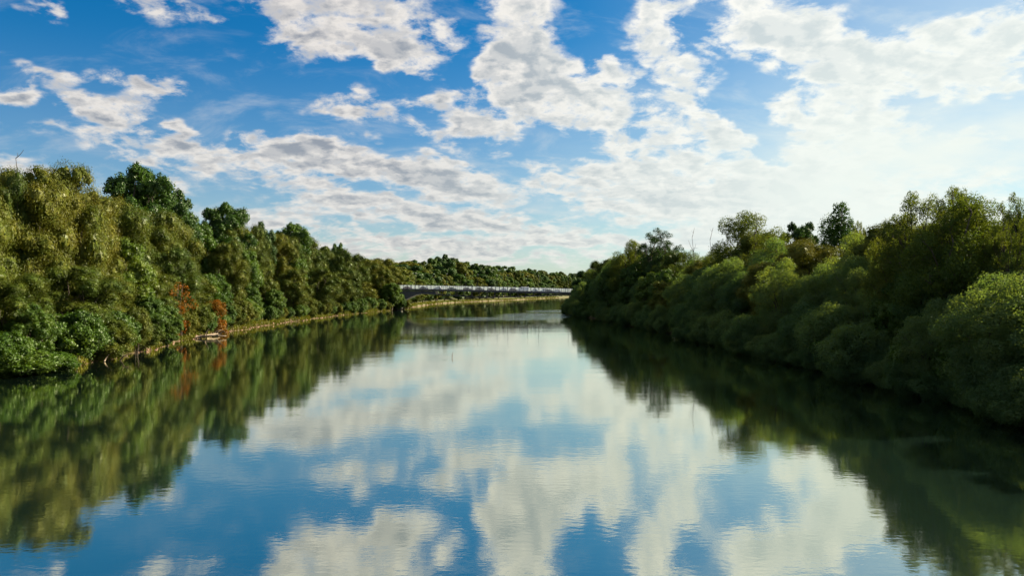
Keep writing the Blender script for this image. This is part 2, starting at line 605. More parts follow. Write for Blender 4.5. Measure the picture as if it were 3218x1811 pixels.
def sprays(rng, cen, rad, per, ll, lw, droop=0.0, core=0.0, hang=0.0, feather=0.12, far=1.32, squash=0.85, cull=0.62, jit=0.55):
    """leaf sprays over the skin of leafy boughs: (V, F, rnd)"""
    cnt = np.maximum(8, (per * rad ** 2)).astype(int)
    li = np.repeat(np.arange(len(cen)), cnt)
    n = len(li)
    d = rng.normal(size=(n, 3))
    d[:, 2] += 0.18 * np.abs(d[:, 2])
    d = unit(d)
    # lumpy skin: every bough has its own bumps
    k1 = rng.normal(size=(len(cen), 3)) * 2.6
    k2 = rng.normal(size=(len(cen), 3)) * 5.0
    ph = rng.uniform(0, 6.28, (len(cen), 2))
    lump = 1 + 0.16 * np.sin((d * k1[li]).sum(1) + ph[li, 0]) + 0.12 * np.sin((d * k2[li]).sum(1) + ph[li, 1])
    u = rng.random(n)
    r = lump * (1 - 0.34 * u * u)
    f = rng.random(n) < feather
    r = np.where(f, lump * 1 + (far - 1) * rng.random(n) ** 1.5, r)
    P = cen[li] + d * (r * rad[li])[:, None] * np.array([1, 1, squash])
    if droop:
        low = np.clip(0.55 - d[:, 2], 0, 1.2)
        P[:, 2] -= droop * rad[li] * rng.random(n) ** 1.6 * low
    if cull:
        keep = np.ones(n, bool)
        for j in range(len(cen)):
            q = (P - cen[j]) / np.array([1, 1, squash])
            keep &= ~(((q * q).sum(1) < (cull * rad[j]) ** 2) & (li != j))
        P, d, li = P[keep], d[keep], li[keep]
        n = len(P)
    N = unit(d + jit * rng.normal(size=(n, 3)) + np.array([0, 0, 0.15]))
    T = rng.normal(size=(n, 3))
    if hang:
        T = T * (1 - hang) + hang * 2.0 * (np.array([0, 0, -1.0]) + 0.55 * d * np.array([1, 1, 0]))
    T = unit(T - N * (T * N).sum(1, keepdims=True))
    W = np.cross(N, T)
    s = rng.uniform(0.65, 1.25, n)[:, None]
    a, b = ll * s * 0.5, lw * s * 0.5
    off = 0.12 * ll * s * N
    V = np.stack([P - T * a, P + W * b + off * .6 + T * a * .1, P + T * a, P - W * b + off * .6 + T * a * .1], 1).reshape(-1, 3)
    F = np.arange(4 * n).reshape(n, 4)
    if core:
        # wrinkled leaf-coloured ball added inside every tuft to block light
        CV, CF = [], []
        for j in range(len(cen)):
            lp = 1 + 0.16 * np.sin(BALL_V @ k1[j] + ph[j, 0]) + 0.12 * np.sin(BALL_V @ k2[j] + ph[j, 1])
            CV.append(cen[j] + BALL_V * (lp * core * rad[j])[:, None] * np.array([1, 1, squash]))
            CF.append(BALL_F + 4 * n + j * len(BALL_V))
        V = np.vstack([V] + CV)
        F = np.vstack([F] + CF)
    return V, F, rng.random(len(F))


def boughs(rng, n, R, z0, z1, r0, r1, shell=0.45, top=1.0, lean=(0, 0), sep=0.62):
    """centres and sizes of the leafy boughs inside an egg-shaped crown"""
    cen, rad = [], []
    zc, hz = (z0 + z1) / 2, (z1 - z0) / 2
    tries = 0
    while len(cen) < n and tries < 6000:
        tries += 1
        d = unit(rng.normal(size=3))
        q = rng.uniform(shell, 1.0) ** 0.6
        r = rng.uniform(r0, r1)
        zz = d[2] * q
        wid = R * (1 - 0.22 * max(0, zz) * top - 0.10 * max(0, -zz))
        p = np.array([d[0] * q * max(0.1, wid - r * .7), d[1] * q * max(0.1, wid - r * .7), zc + zz * (hz - r * .6)])
        p[0] += lean[0] * (p[2] / z1)
        p[1] += lean[1] * (p[2] / z1)
        if all(np.linalg.norm(p - c) > sep * (r + rr) for c, rr in zip(cen, rad)):
            cen.append(p)
            rad.append(r)
    return np.array(cen), np.array(rad)


def tufted(rng, cen, rad, k0=6, k1=9, f0=.40, f1=.60, up=.35):
    """every bough breaks up into smaller rounded tufts over its skin"""
    c2, r2 = [], []
    for c, r in zip(cen, rad):
        n = rng.integers(k0, k1 + 1)
        g = rng.uniform(0, 6.28)
        for i in range(n):
            zz = 1 - 1.75 * (i + .5) / n + rng.normal() * .08
            a = g + i * 2.4 + rng.normal() * .25
            w = math.sqrt(max(0, 1 - zz * zz))
            rr = r * rng.uniform(f0, f1)
            q = r - rr * .72
            c2.append(c + np.array([w * math.cos(a) * q, w * math.sin(a) * q, zz * q * .85 + up * .15 * r]))
            r2.append(rr)
    return np.array(c2), np.array(r2)


def limbs(rng, cen, rad, H, fork, tr, nl=5, wig=0.06, stems=1, spreadb=0.0):
    """trunk, main limbs and branches reaching every bough, as one tapered mesh"""
    mb = MB()
    az = np.arctan2(cen[:, 1], cen[:, 0])
    grp = ((az + PI) / (2 * PI) * nl + rng.random()).astype(int) % nl
    bases = [np.array([spreadb * math.cos(k * 2.1), spreadb * math.sin(k * 2.1), -0.6]) for k in range(stems)]
    forks = []
    for k, b in enumerate(bases):
        f = np.array([b[0] * 1.8 + rng.normal() * .15, b[1] * 1.8 + rng.normal() * .15, fork * rng.uniform(.85, 1.15)])
        ts = np.linspace(0, 1, 5)
        pts = b + (f - b) * ts[:, None]
        pts[1:-1, :2] += rng.normal(size=(3, 2)) * wig * fork * .4
        mb.tube(pts, tr * (1.35 - 0.55 * ts ** .6) / math.sqrt(stems), 7)
        forks.append(pts[-1])
    for g in range(nl):
        idx = np.where(grp == g)[0]
        if not len(idx):
            continue
        mean = cen[idx].mean(0)
        f = forks[g % stems]
        end = f + (mean - f) * 0.8
        ts = np.linspace(0, 1, 6)
        pts = f + (end - f) * ts[:, None]
        pts[:, 2] += np.sin(ts * PI) * 0.08 * H * (0.6 - rng.random())
        pts[1:-1] += rng.normal(size=(4, 3)) * wig * H * .16
        lr = tr * 0.62 * (1 - 0.62 * ts)
        mb.tube(pts, lr / math.sqrt(stems) ** .5, 6)
        for i in idx:
            t = rng.uniform(0.35, 0.95)
            j = t * 5
            a = pts[int(j)] + (pts[min(5, int(j) + 1)] - pts[int(j)]) * (j % 1)
            e = cen[i] + np.array([0, 0, 0.3 * rad[i]])
            bt = np.linspace(0, 1, 5)
            bp = a + (e - a) * bt[:, None]
            bp[:, 2] += np.sin(bt * PI) * 0.10 * np.linalg.norm(e - a)
            bp[1:-1] += rng.normal(size=(3, 3)) * .05 * np.linalg.norm(e - a)
            mb.tube(bp, tr * 0.26 * (1 - 0.8 * bt) + .015, 5)
            # twigs fanning out inside the bough
            for _ in range(2):
                q = e + unit(rng.normal(size=3) + (0, 0, .4)) * rad[i] * rng.uniform(.6, 1.0)
                mb.tube(np.linspace(bp[3], q, 3), [tr * .07 + .01, tr * .05 + .008, .008], 4, cap=False)
    return mb


def proto(seed, H, R, z0, n, r0, r1, per, ll, lw, mat, fork, tr, **kw):
    rng = np.random.default_rng(seed)
    lk = {k: kw.pop(k) for k in ('nl', 'stems', 'spreadb', 'wig') if k in kw}
    bk = {k: kw.pop(k) for k in ('shell', 'top', 'lean', 'sep') if k in kw}
    cen, rad = boughs(rng, n, R, z0, H, r0, r1, **bk)
    tk = kw.pop('tuft', (6, 9))
    tc, tr_ = tufted(rng, cen, rad, *tk) if tk else (cen, rad)
    V, F, rnd = sprays(rng, tc, tr_, per, ll, lw, **kw)
    # the highest leaf marks the full height
    crown = mesh_data('crown', V, F, mat, False, rnd)
    trunk = limbs(rng, cen, rad, H, fork, tr, **lk).data('trunk', M['bark'], True)
    return dict(H=float(np.percentile(V[:, 2], 99.9)), R=float(np.percentile(np.hypot(V[:, 0], V[:, 1]), 98)), crown=crown, trunk=trunk)


P_ = {}
# broad willows with rounded, hanging boughs
for i in range(5):
    P_['willow%d' % i] = proto(11 + i, 20, 6.7, 1.0, 28, 1.6, 2.7, 390, .26, .10, M['willow'], 3.6, .42, droop=0.6, hang=.55, nl=5, sep=.62, jit=.40, cull=.76, tuft=(4, 6, .52, .76), core=.62, feather=.2, far=1.4, shell=.55, top=-.6,
                               lean=((-.8, .9, .4, -.5, 0)[i], (.5, -.4, .8, -.9, 0)[i]))
# silvery willows leaning over the water, airier
for i in range(4):
    P_['cool%d' % i] = proto(31 + i, 17, 6.8, .8, 30, 1.4, 2.5, 400, .30, .11, M['willow_cool'], 3.0, .36, droop=0.4, hang=.3, nl=5, feather=.24, far=1.5, wig=.1, sep=.74, jit=.4, cull=.70, tuft=(5, 8, .42, .64))
# dark maples with knobbly crowns of larger leaves
for i in range(3):
    P_['maple%d' % i] = proto(51 + i, 22, 7.6, 5, 44, 1.2, 2.2, 240, .30, .22, M['maple'], 5.5, .45, feather=.18, sep=.66, jit=.42, cull=.76, core=.62, shell=.12)
for i in range(2):
    P_['fresh%d' % i] = proto(61 + i, 14, 5.0, .8, 30, 1.1, 1.8, 400, .25, .15, M['fresh'], 2.5, .25, feather=.18, droop=.3, cull=.7, core=.66)
for i in range(2):
    P_['russet%d' % i] = proto(71 + i, 20, 7.0, 3.0, 34, 1.4, 2.3, 320, .26, .11, M['russet'], 4.5, .40, feather=.25, far=1.5, droop=.4, cull=.6)
# thin-leaved locusts: boughs apart, limbs show
for i in range(2):
    P_['locust%d' % i] = proto(81 + i, 21, 5.6, 9, 50, .85, 1.6, 520, .22, .10, M['russet'], 8.0, .30, feather=.35, far=1.5, cull=0, sep=.8, shell=.3, tuft=(3, 5, .35, .6))
P_['poplar0'] = proto(91, 22, 3.2, 3, 30, .9, 1.5, 420, .25, .17, M['maple'], 4, .35, squash=1.6, feather=.2, top=2.2)
# bushes
for i in range(3):
    P_['bush%d' % i] = proto(101 + i, 5.5, 3.3, .0, 22, .8, 1.4, 800, .20, .085, M['willow'], .6, .12, stems=3, spreadb=.25, feather=.25, far=1.6, droop=.5, hang=.3, cull=.7, core=.64)
for i in range(3):
    P_['shrub%d' % i] = proto(111 + i, 5.0, 3.0, .0, 22, .75, 1.3, 700, .21, .14, M['fresh'], .6, .10, stems=3, spreadb=.25, feather=.25, far=1.6, droop=.3, cull=.7, core=.64)
for i in range(3):
    P_['coolbush%d' % i] = proto(121 + i, 6.5, 3.8, .0, 24, .95, 1.8, 560, .27, .10, M['willow_cool'], .7, .12, stems=3, spreadb=.25, feather=.30, far=1.75, droop=.6, cull=.65, sep=.72)
# far woodland, coarser leaves
for i in range(4):
    P_['far%d' % i] = proto(131 + i, 20, 7.0, 1.0, 26, 1.6, 2.8, 150, .40, .20, [M['willow'], M['maple'], M['willow'], M['fresh']][i], 4, .4, droop=.5, cull=.78, core=.76, sep=.6, jit=.3, top=-.6)
P_['farmaple0'] = proto(141, 20, 8.0, 3.0, 34, 1.5, 2.5, 150, .40, .28, M['maple'], 4, .4, cull=.76, core=.82, sep=.6, shell=.2, jit=.3, top=-.6)

COUNT = {}


def plant(name, kind, x, y, top, width=None, label='', cat='tree', group=None, rz=None, squeeze=1.0, z=None, mat=None):
    """one tree: trunk and crown on the ground at (x, y), reaching the height `top` above the water"""
    p = P_[kind]
    gz = float(ground_z(x, y)) if z is None else z
    gz = max(gz, -0.3)
    h = max(1.5, top - gz)
    sz = h / p['H']
    sx = sz * RNG.uniform(.9, 1.12) * squeeze if width is None else width / p['R']
    o = empty(name, (x, y, gz), RNG.uniform(0, 6.28) if rz is None else rz, label, cat, group)
    o.scale = (sx, sx * RNG.uniform(.92, 1.08), sz)
    link('trunk', p['trunk'], o)
    cr = link('crown', p['crown'], o)
    if mat is not None:
        cr.material_slots[0].link = 'OBJECT'
        cr.material_slots[0].material = M[mat]
    return o


F_ = 2526.0
def sight(px, D):
    """world x of a bearing (given in 2576-wide picture units) at distance D ahead"""
    return (px * 1.2492 - 1609.0) / F_ * D


def height(py, D):
    return CAM_H + (915.6 - py * 1.2492) / F_ * D


def bearing(x, y):
    return (x / y * F_ + 1609.0) / 1.2492


SKL = np.array([(-400, 400), (0, 425), (45, 435), (60, 430), (150, 430), (240, 490), (300, 505), (400, 520), (470, 545), (530, 535), (560, 548), (610, 548), (650, 585), (700, 590), (740, 600), (790, 598),
                (830, 622), (870, 640), (940, 648), (1000, 652), (1060, 652), (1120, 641), (1170, 654), (1240, 662), (1310, 675), (1380, 680), (1440, 684), (1700, 695)], float)
SKR = np.array([(1380, 740), (1420, 722), (1440, 705), (1480, 682), (1540, 645), (1600, 635), (1690, 625), (1720, 640), (1800, 632), (1830, 590), (1950, 580), (2050, 585),
                (2160, 590), (2230, 570), (2300, 545), (2400, 540), (2500, 530), (2576, 535), (3000, 520)], float)


def cap_l(x, y):
    return height(np.interp(bearing(x, y), SKL[:, 0], SKL[:, 1]), y)


def cap_r(x, y):
    return height(np.interp(bearing(x, y), SKR[:, 0], SKR[:, 1]), y)


def seg(y, table):
    for lim, txt in table:
        if y < lim:
            return txt
    return table[-1][1]


SEG_L = ((80, 'past the trailing shrubs'), (97, 'behind the trailing shrubs'), (112, 'by the large pale bush'), (135, 'short of the faint creeper'), (152, 'beside the faint creeper'),
         (174, 'beside the orange creeper'), (212, 'by the rubble edge'), (270, 'below the lone maple rise'), (332, 'by the pale sliding log'), (372, 'short of the far bridge'), (999, 'at the far bridge'))
SEG_R = ((64, 'under the flat-sprayed locust'), (86, 'below the broad russet willow'), (112, 'below the feathery locusts'), (148, 'short of the poplar'), (178, 'below the domed russet tree'),
         (215, 'below the dead twigs'), (262, 'below the airy skyline tree'), (999, 'at the wooded point'))
SEG_F = ((540, 'close behind the bridge'), (820, 'at the river bend'), (9999, 'at the far end of the reach'))


def size(h, a, b):
    return 'low ' if h < a else ('tall ' if h > b else 'middling ')


G_SUN = 'trees of the sunlit bank'
G_SHADE = 'trees of the shaded bank'

# --- named trees of the sunlit bank (skyline)
def hero(name, kind, px, py, hw, D, label, group=None, **kw):
    return plant(name, kind, sight(px, D), D, height(py, D), hw * 1.2492 / F_ * D, label, 'tree', group, **kw)


hero('willow_tree', 'willow0', 150, 412, 105, 112, 'tallest domed willow of the sunlit bank, dead twigs beside its top', G_SUN)
hero('willow_tree', 'willow1', 15, 424, 70, 104, 'olive willow next to the tallest domed willow, away from the maple', G_SUN)
hero('maple_tree', 'maple0', 345, 416, 100, 165, 'tall dark green maple with knobbly crown between domed willow and the slope', G_SUN)
hero('maple_tree', 'maple1', 435, 478, 70, 185, 'lower dark green maple leaning on the tall maple', G_SUN)
hero('maple_tree', 'maple2', 565, 510, 74, 212, 'dark green maple topping the sunlit slope behind the orange creeper', G_SUN)
hero('maple_tree', 'maple1', 660, 558, 40, 250, 'small dark maple crown peeping over willows past the orange creeper', G_SUN)
hero('maple_tree', 'maple0', 735, 562, 58, 290, 'dark maple rising above willows halfway to the far bridge', G_SUN)
hero('maple_tree', 'maple2', 848, 612, 24, 362, 'small round maple poking above willows near the far bridge', G_SUN)

# --- sunlit bank, row by row
def left_rows():
    y = 64.0
    k = 0
    while y < 430:                                    # tall willows on the slope
        d = 12 + RNG.uniform(-2, 3)
        x = lb(y) - d
        top = cap_l(x, y) + RNG.uniform(-1.6, .9)
        kind = ['willow%d' % (k % 5), 'willow%d' % ((k * 3 + 1) % 5), 'fresh%d' % (k % 2)][0 if k % 5 else (1 if k % 10 else 2)]
        where = seg(y, SEG_L)
        plant('willow_tree' if 'willow' in kind else 'broadleaf_tree', kind, x, y, top, RNG.uniform(5.3, 6.8) * (1 + max(0, y - 100) / 420),
              ('olive willow high on the sunlit slope ' if 'willow' in kind else 'tall fresh green broadleaf on the sunlit slope ') + where, 'tree', 'tall trees on the sunlit slope')
        y += RNG.uniform(7.5, 10.0) * (1 + (y / 185) ** 1.5)
        k += 1
    y = 66.0
    while y < 440:                                    # the wood behind
        x = lb(y) - 23 + RNG.uniform(-2, 2)
        kind = ('far0', 'far2', 'far3', 'far2')[k % 4]
        plant('wood_tree', kind, x, y, cap_l(x, y) + RNG.uniform(-3.5, -.3), RNG.uniform(7.5, 10.0), ('bright green' if kind == 'far3' else 'olive') + ' tree of the wood behind the sunlit slope ' + seg(y, SEG_L), 'tree', 'wood behind the sunlit slope')
        y += RNG.uniform(9, 13) * (1 + (y / 200) ** 1.3)
        k += 1
    y = 62.0
    while y < 425:                                    # willows on the lower slope
        d = 5.0 + RNG.uniform(-1.5, 1.8)
        x = lb(y) - d
        base = float(ground_z(x, y))
        top = base + (cap_l(x, y) - base) * RNG.uniform(.45, .82)
        u = RNG.random()
        kind = 'willow%d' % RNG.integers(5) if u < .80 else ('fresh%d' % RNG.integers(2) if u < .95 else 'cool%d' % RNG.integers(4))
        where = seg(y, SEG_L)
        nm = {'w': ('willow_tree', 'olive willow on the lower sunlit slope '), 'f': ('broadleaf_tree', 'bright green broadleaf on the lower sunlit slope '),
              'c': ('silver_willow_tree', 'silvery green willow on the lower sunlit slope ')}[kind[0]]
        plant(nm[0], kind, x, y, top, RNG.uniform(4.4, 5.8) * (1 + max(0, y - 100) / 500), size(top - base, 11.5, 15) + nm[1] + where, 'tree', 'trees on the lower sunlit slope')
        y += RNG.uniform(6.5, 9.5) * (1 + (y / 185) ** 1.5)
        k += 1
    y = 58.0
    while y < 420:                                    # bushes along the water
        d = 0.7 + RNG.uniform(-.8, 1.3)
        x = lb(y) - d
        u = RNG.random()
        kind = 'bush%d' % RNG.integers(3) if u < .45 else ('shrub%d' % RNG.integers(3) if u < .85 else 'fresh%d' % RNG.integers(2))
        top = float(ground_z(x, y)) + (RNG.uniform(3.0, 6.5) if kind[0] != 'f' else RNG.uniform(6, 9))
        where = seg(y, SEG_L)
        nm = {'b': ('willow_bush', 'olive willow bush at the sunlit waterline '), 's': ('green_shrub', 'leafy green shrub at the sunlit waterline '), 'f': ('young_broadleaf_tree', 'young bright green tree at the sunlit waterline ')}[kind[0]]
        plant(nm[0], kind, x, y, top, None, size(top - float(ground_z(x, y)), 4.2, 5.6) + nm[1] + where, 'tree' if kind[0] == 'f' else 'shrub', 'bushes along the sunlit waterline')
        y += RNG.uniform(3.6, 6.0) * (1 + y / 500)


left_rows()
# the pale bush that leans over the water, and its companion
plant('pale_willow_bush', 'bush0', sight(262, 104), 104.5, height(806, 104), 3.9, 'large pale olive willow bush leaning over the driftwood', 'shrub', mat='willow')
plant('pale_willow_bush', 'bush2', sight(335, 112), 113, height(770, 112), 2.2, 'narrow pale olive bush beside the large leaning bush', 'shrub', mat='willow', z=.6)
plant('green_shrub', 'shrub0', sight(30, 84), 86, height(885, 84), 3.6, 'low bright green shrub trailing into the water before dark trees', 'shrub')
plant('green_shrub', 'shrub1', sight(100, 88), 90, height(890, 88), 3.2, 'low dark green shrub trailing into the water by the driftwood', 'shrub')

# --- named trees of the shaded bank (skyline against the bright sky)
hero('locust_tree', 'locust0', 2305, 482, 92, 80, 'thin feathery locust rising above the russet willow', G_SHADE)
hero('locust_tree', 'locust1', 2395, 470, 85, 75, 'tallest thin feathery locust of the shaded bank', G_SHADE)
hero('locust_tree', 'locust0', 2548, 488, 62, 67, 'feathery locust with flat sprays past the tallest locust', G_SHADE)
hero('poplar_tree', 'poplar0', 2108, 512, 52, 150, 'narrow upright poplar on the shaded bank against the sky', G_SHADE)
hero('locust_tree', 'locust1', 2160, 556, 22, 140, 'slim sparse sapling standing beside the upright poplar', G_SHADE)
hero('russet_tree', 'russet0', 1880, 533, 105, 165, 'domed russet green tree rising above the shaded bank by the dead twigs', G_SHADE)
hero('maple_tree', 'locust0', 1655, 575, 60, 230, 'small round airy tree on the shaded skyline showing sky through its crown', G_SHADE, mat='maple')
hero('russet_tree', 'russet1', 1585, 605, 62, 240, 'low russet tree beside the small airy skyline tree', G_SHADE)
hero('russet_tree', 'russet1', 2420, 492, 165, 72, 'broad russet willow on top of the shaded bank under the locusts', G_SHADE)
hero('russet_tree', 'russet0', 2270, 545, 85, 83, 'brownish green tree below the feathery locusts', G_SHADE)
hero('maple_tree', 'maple2', 2572, 525, 34, 71, 'dark maple edge behind the flat-sprayed locust', G_SHADE)
hero('maple_tree', 'maple0', 2010, 560, 55, 185, 'dark distant crown between domed russet tree and poplar', G_SHADE)


def right_rows():
    k = 0
    y = 44.0
    while y < 345:
        d = 14 + RNG.uniform(-2, 3)
        x = rb(y) + d
        top = cap_r(x, y) + RNG.uniform(-1.4, .7)
        kind = ['cool%d' % (k % 4), 'russet%d' % (k % 2), 'willow%d' % (k % 5)][k % 3]
        nm = {'c': ('silver_willow_tree', 'tall silvery green willow high on the shaded bank '), 'r': ('russet_tree', 'tall russet green tree high on the shaded bank '),
              'w': ('willow_tree', 'tall olive willow high on the shaded bank ')}[kind[0]]
        where = seg(y, SEG_R)
        plant(nm[0], kind, x, y, top, None, nm[1] + where, 'tree', 'tall trees on the shaded bank')
        y += RNG.uniform(6.5, 9.0) * (1 + y / 800)
        k += 1
    y = 44.0
    while y < 338:
        d = 4.5 + RNG.uniform(-1.5, 2)
        x = rb(y) + d
        base = float(ground_z(x, y))
        top = base + (cap_r(x, y) - base) * RNG.uniform(.55, .84)
        u = RNG.random()
        kind = 'cool%d' % RNG.integers(4) if u < .75 else ('willow%d' % RNG.integers(5) if u < .9 else 'fresh%d' % RNG.integers(2))
        nm = {'c': ('silver_willow_tree', 'silvery green willow leaning out from the shaded bank '), 'w': ('willow_tree', 'olive willow leaning out from the shaded bank '),
              'f': ('broadleaf_tree', 'bright green broadleaf on the shaded bank ')}[kind[0]]
        where = seg(y, SEG_R)
        plant(nm[0], kind, x, y, top, None, size(top - base, 10.5, 13) + nm[1] + where, 'tree', 'trees leaning from the shaded bank')
        y += RNG.uniform(6.0, 8.5) * (1 + y / 800)
    y = 38.0
    while y < 335:
        d = 0.0 + RNG.uniform(-1.0, 1.2)
        x = rb(y) + d
        u = RNG.random()
        kind = 'coolbush%d' % RNG.integers(3) if u < .8 else 'shrub%d' % RNG.integers(3)
        top = float(ground_z(x, y)) + RNG.uniform(3.4, 7.0)
        nm = {'c': ('silver_willow_bush', 'silvery willow bush trailing into the shaded water '), 's': ('green_shrub', 'leafy green shrub trailing into the shaded water ')}[kind[0]]
        where = seg(y, SEG_R)
        plant(nm[0], kind, x, y, top, None, size(top - float(ground_z(x, y)), 4.6, 5.9) + nm[1] + where, 'shrub', 'bushes along the shaded waterline')
        y += RNG.uniform(2.3, 3.6) * (1 + y / 450)


right_rows()
_y = 50.0
while _y < 150:                                       # low sprays that hide the foot of the shaded bank
    _x = float(rb(_y)) - RNG.uniform(.2, 1.0)
    plant('silver_willow_bush', 'coolbush%d' % RNG.integers(3), _x, _y, RNG.uniform(1.9, 3.4), RNG.uniform(2.2, 3.0), 'low silvery sprays dipping into the shaded water ' + seg(_y, SEG_R), 'shrub', 'low sprays on the shaded waterline', z=-.2)
    _y += RNG.uniform(2.4, 4.0) * (1 + _y / 400)
plant('silver_willow_bush', 'cool3', sight(2545, 58), 59, height(688, 58), 5.0, 'huge round silvery willow bush under the flat-sprayed locust', 'shrub')
plant('silver_willow_bush', 'cool1', sight(2390, 66), 67, height(745, 66), 3.6, 'big silvery willow bush next to the huge round bush', 'shrub')


def far_rows():
    k = 0
    for d, y0, y1, step, frac, what in ((34, 410, 1900, 20, (.80, 1.03), 'wooded hilltop'), (20, 430, 1800, 17, (.66, .93), 'wooded slope'),
                                       (8, 430, 1700, 14, (.40, .70), 'riverside wood')):
        y = y0
        while y < y1:
            x = lb(y) - d + RNG.uniform(-3, 3)
            base = float(ground_z(x, y))
            top = base + (cap_l(x, y) - base) * RNG.uniform(*frac)
            kind = 'farmaple0' if (d == 34 and k % 3 == 0) else 'far%d' % RNG.integers(4)
            plant('distant_tree', kind, x, y, max(top, base + 5), RNG.uniform(8.0, 13.5), ('dark round tree on the ' if kind == 'farmaple0' or kind == 'far1' else 'fresh green tree in the ' if kind == 'far3' else 'olive tree in the ') + what + ', ' + seg(y, SEG_F), 'tree', what)
            y += step * RNG.uniform(.8, 1.25) * (1 + (y - 400) / 900)
            k += 1
    y = 350
    while y < 700:
        x = rb(y) + RNG.uniform(4, 12)
        plant('distant_tree', 'far%d' % RNG.integers(4), x, y, CAM_H + (915.6 - 845) / F_ * y * .9, 6.5, 'tree behind the wooded point at the end of the shaded bank', 'tree', 'trees behind the point')
        y += RNG.uniform(14, 22)


far_rows()
# what stands at the abutment of the far bridge
plant('young_broadleaf_tree', 'fresh0', sight(985, 372), 373, height(712, 372), 4.6, 'fresh green young tree standing against the abutment of the far bridge', 'tree', z=.8)
plant('willow_tree', 'willow2', sight(955, 376), 378, height(662, 376), 7.5, 'olive willow crown overhanging the abutment of the far bridge', 'tree', z=1.5)
plant('green_shrub', 'shrub2', sight(1004, 378), 379, height(742, 378), 3.4, 'low leafy shrub below the arch lip of the far bridge', 'shrub', z=.3)
plant('green_shrub', 'shrub1', -53.8, 383, 5.2, 3.0, 'round leafy shrub hiding the foot of the abutment', 'shrub', z=.2)
# ------------------------------------------------------------------ bank details
def grass_tufts():
    """grass and weeds along the foot of the banks, beyond counting"""
    rng = np.random.default_rng(5)
    n = 26000
    y = np.concatenate([60 + 340 * rng.random(n) ** 0.8, 400 + 700 * rng.random(9000)])
    side = np.concatenate([rng.random(n) < .82, np.ones(9000, bool)])
    d = np.concatenate([0.25 + 2.6 * rng.random(n) ** 1.5, 0.3 + 5 * rng.random(9000) ** 1.5])
    x = np.where(side, lb(y) - d, rb(y) + d)
    z = ground_z(x, y) - 0.05
    far = np.where(y > 400, 1.7, 1.0)
    h = rng.uniform(.25, .75, len(y)) * far
    w = rng.uniform(.05, .12, len(y)) * far * 1.3
    a = rng.uniform(0, 6.28, len(y))
    lx, ly = rng.normal(size=len(y)) * .25 * h, rng.normal(size=len(y)) * .25 * h
    b = np.stack([x, y, z], 1)
    t = np.stack([np.cos(a) * w, np.sin(a) * w, 0 * w], 1)
    tip = np.stack([lx, ly, h], 1)
    V = np.stack([b - t, b + t, b + t * .7 + tip * .6, b + tip], 1).reshape(-1, 3)
    F = np.arange(len(V)).reshape(-1, 4)
    o = mesh_obj('grass', V, F, M['grass'], attr=rng.random(len(F)))
    tag(o, 'yellow green grass fringe along the foot of the banks', 'grass', kind='stuff')


def rock_data(rng, i):
    import bmesh
    bm = bmesh.new()
    bmesh.ops.create_icosphere(bm, subdivisions=2, radius=1)
    k = rng.normal(size=(3, 3)) * 1.8
    for v in bm.verts:
        p = np.array(v.co)
        s = 1 + .16 * np.sin(k @ p).sum()
        v.co = Vector(p * s * np.array([1, .75, .55]))
    me = bpy.data.meshes.new('stone')
    bm.to_mesh(me)
    bm.free()
    me.materials.append(M['stone'])
    return me


def stones():
    rng = np.random.default_rng(9)
    R_ = [rock_data(rng, i) for i in range(5)]
    zones = [(150, 166, 34, 'reddish stone at the waterline below the orange creeper'), (172, 205, 60, 'reddish stone of the rubble edge past the orange creeper'),
             (205, 300, 70, 'reddish brown stone of the long rubble edge before the far bridge'), (106, 146, 34, 'reddish brown stone at the waterline between driftwood and orange creeper')]
    for y0, y1, n, lab in zones:
        for i in range(n):
            y = rng.uniform(y0, y1)
            d = rng.uniform(-.25, .75)
            x = lb(y) - d
            o = link('stone', R_[rng.integers(5)])
            s = rng.uniform(.12, .36) ** 1.15 * (1 + (y - 100) / 500)
            o.location = (x, y, max(-.05, float(ground_z(x, y))) + s * .12)
            o.scale = (s, s, s)
            o.rotation_euler = (rng.uniform(-.3, .3), rng.uniform(-.3, .3), rng.uniform(0, 6.28))
            tag(o, lab, 'stone', lab.split(' at ')[0].split(' of ')[0] + 's ' + ('by the creeper' if y1 == 166 else 'past the creeper' if y1 == 205 else 'before the bridge' if y1 == 300 else 'by the driftwood'))


def branch(name, x, y, z, rz, L, r, label, mat, arch=0.25, forks=3, tilt=0.0, seed=0):
    rng = np.random.default_rng(seed)
    mb = MB()
    t = np.linspace(0, 1, 8)
    pts = np.stack([t * L, .06 * L * np.sin(t * 5 + seed), arch * L * np.sin(t * PI) * .6 + t * L * tilt], 1)
    mb.tube(pts, r * (1 - .75 * t), 6)
    o = mb.build(name, M[mat], None, True)
    o.location = (x, y, z)
    o.rotation_euler = (0, 0, rz)
    tag(o, label, 'driftwood', 'driftwood along the sunlit waterline')
    for k in range(forks):
        j = rng.integers(2, 6)
        m2 = MB()
        e = pts[j] + np.array([rng.uniform(.1, .3), rng.choice([-1, 1]) * rng.uniform(.15, .3), rng.uniform(.05, .25)]) * L
        q = np.linspace(0, 1, 5)[:, None] * (e - pts[j]) + pts[j]
        q[1:-1, 2] += .04 * L
        m2.tube(q, r * .5 * (1 - .7 * np.linspace(0, 1, 5)), 5)
        m2.build('side_branch', M[mat], o, True)
    return o


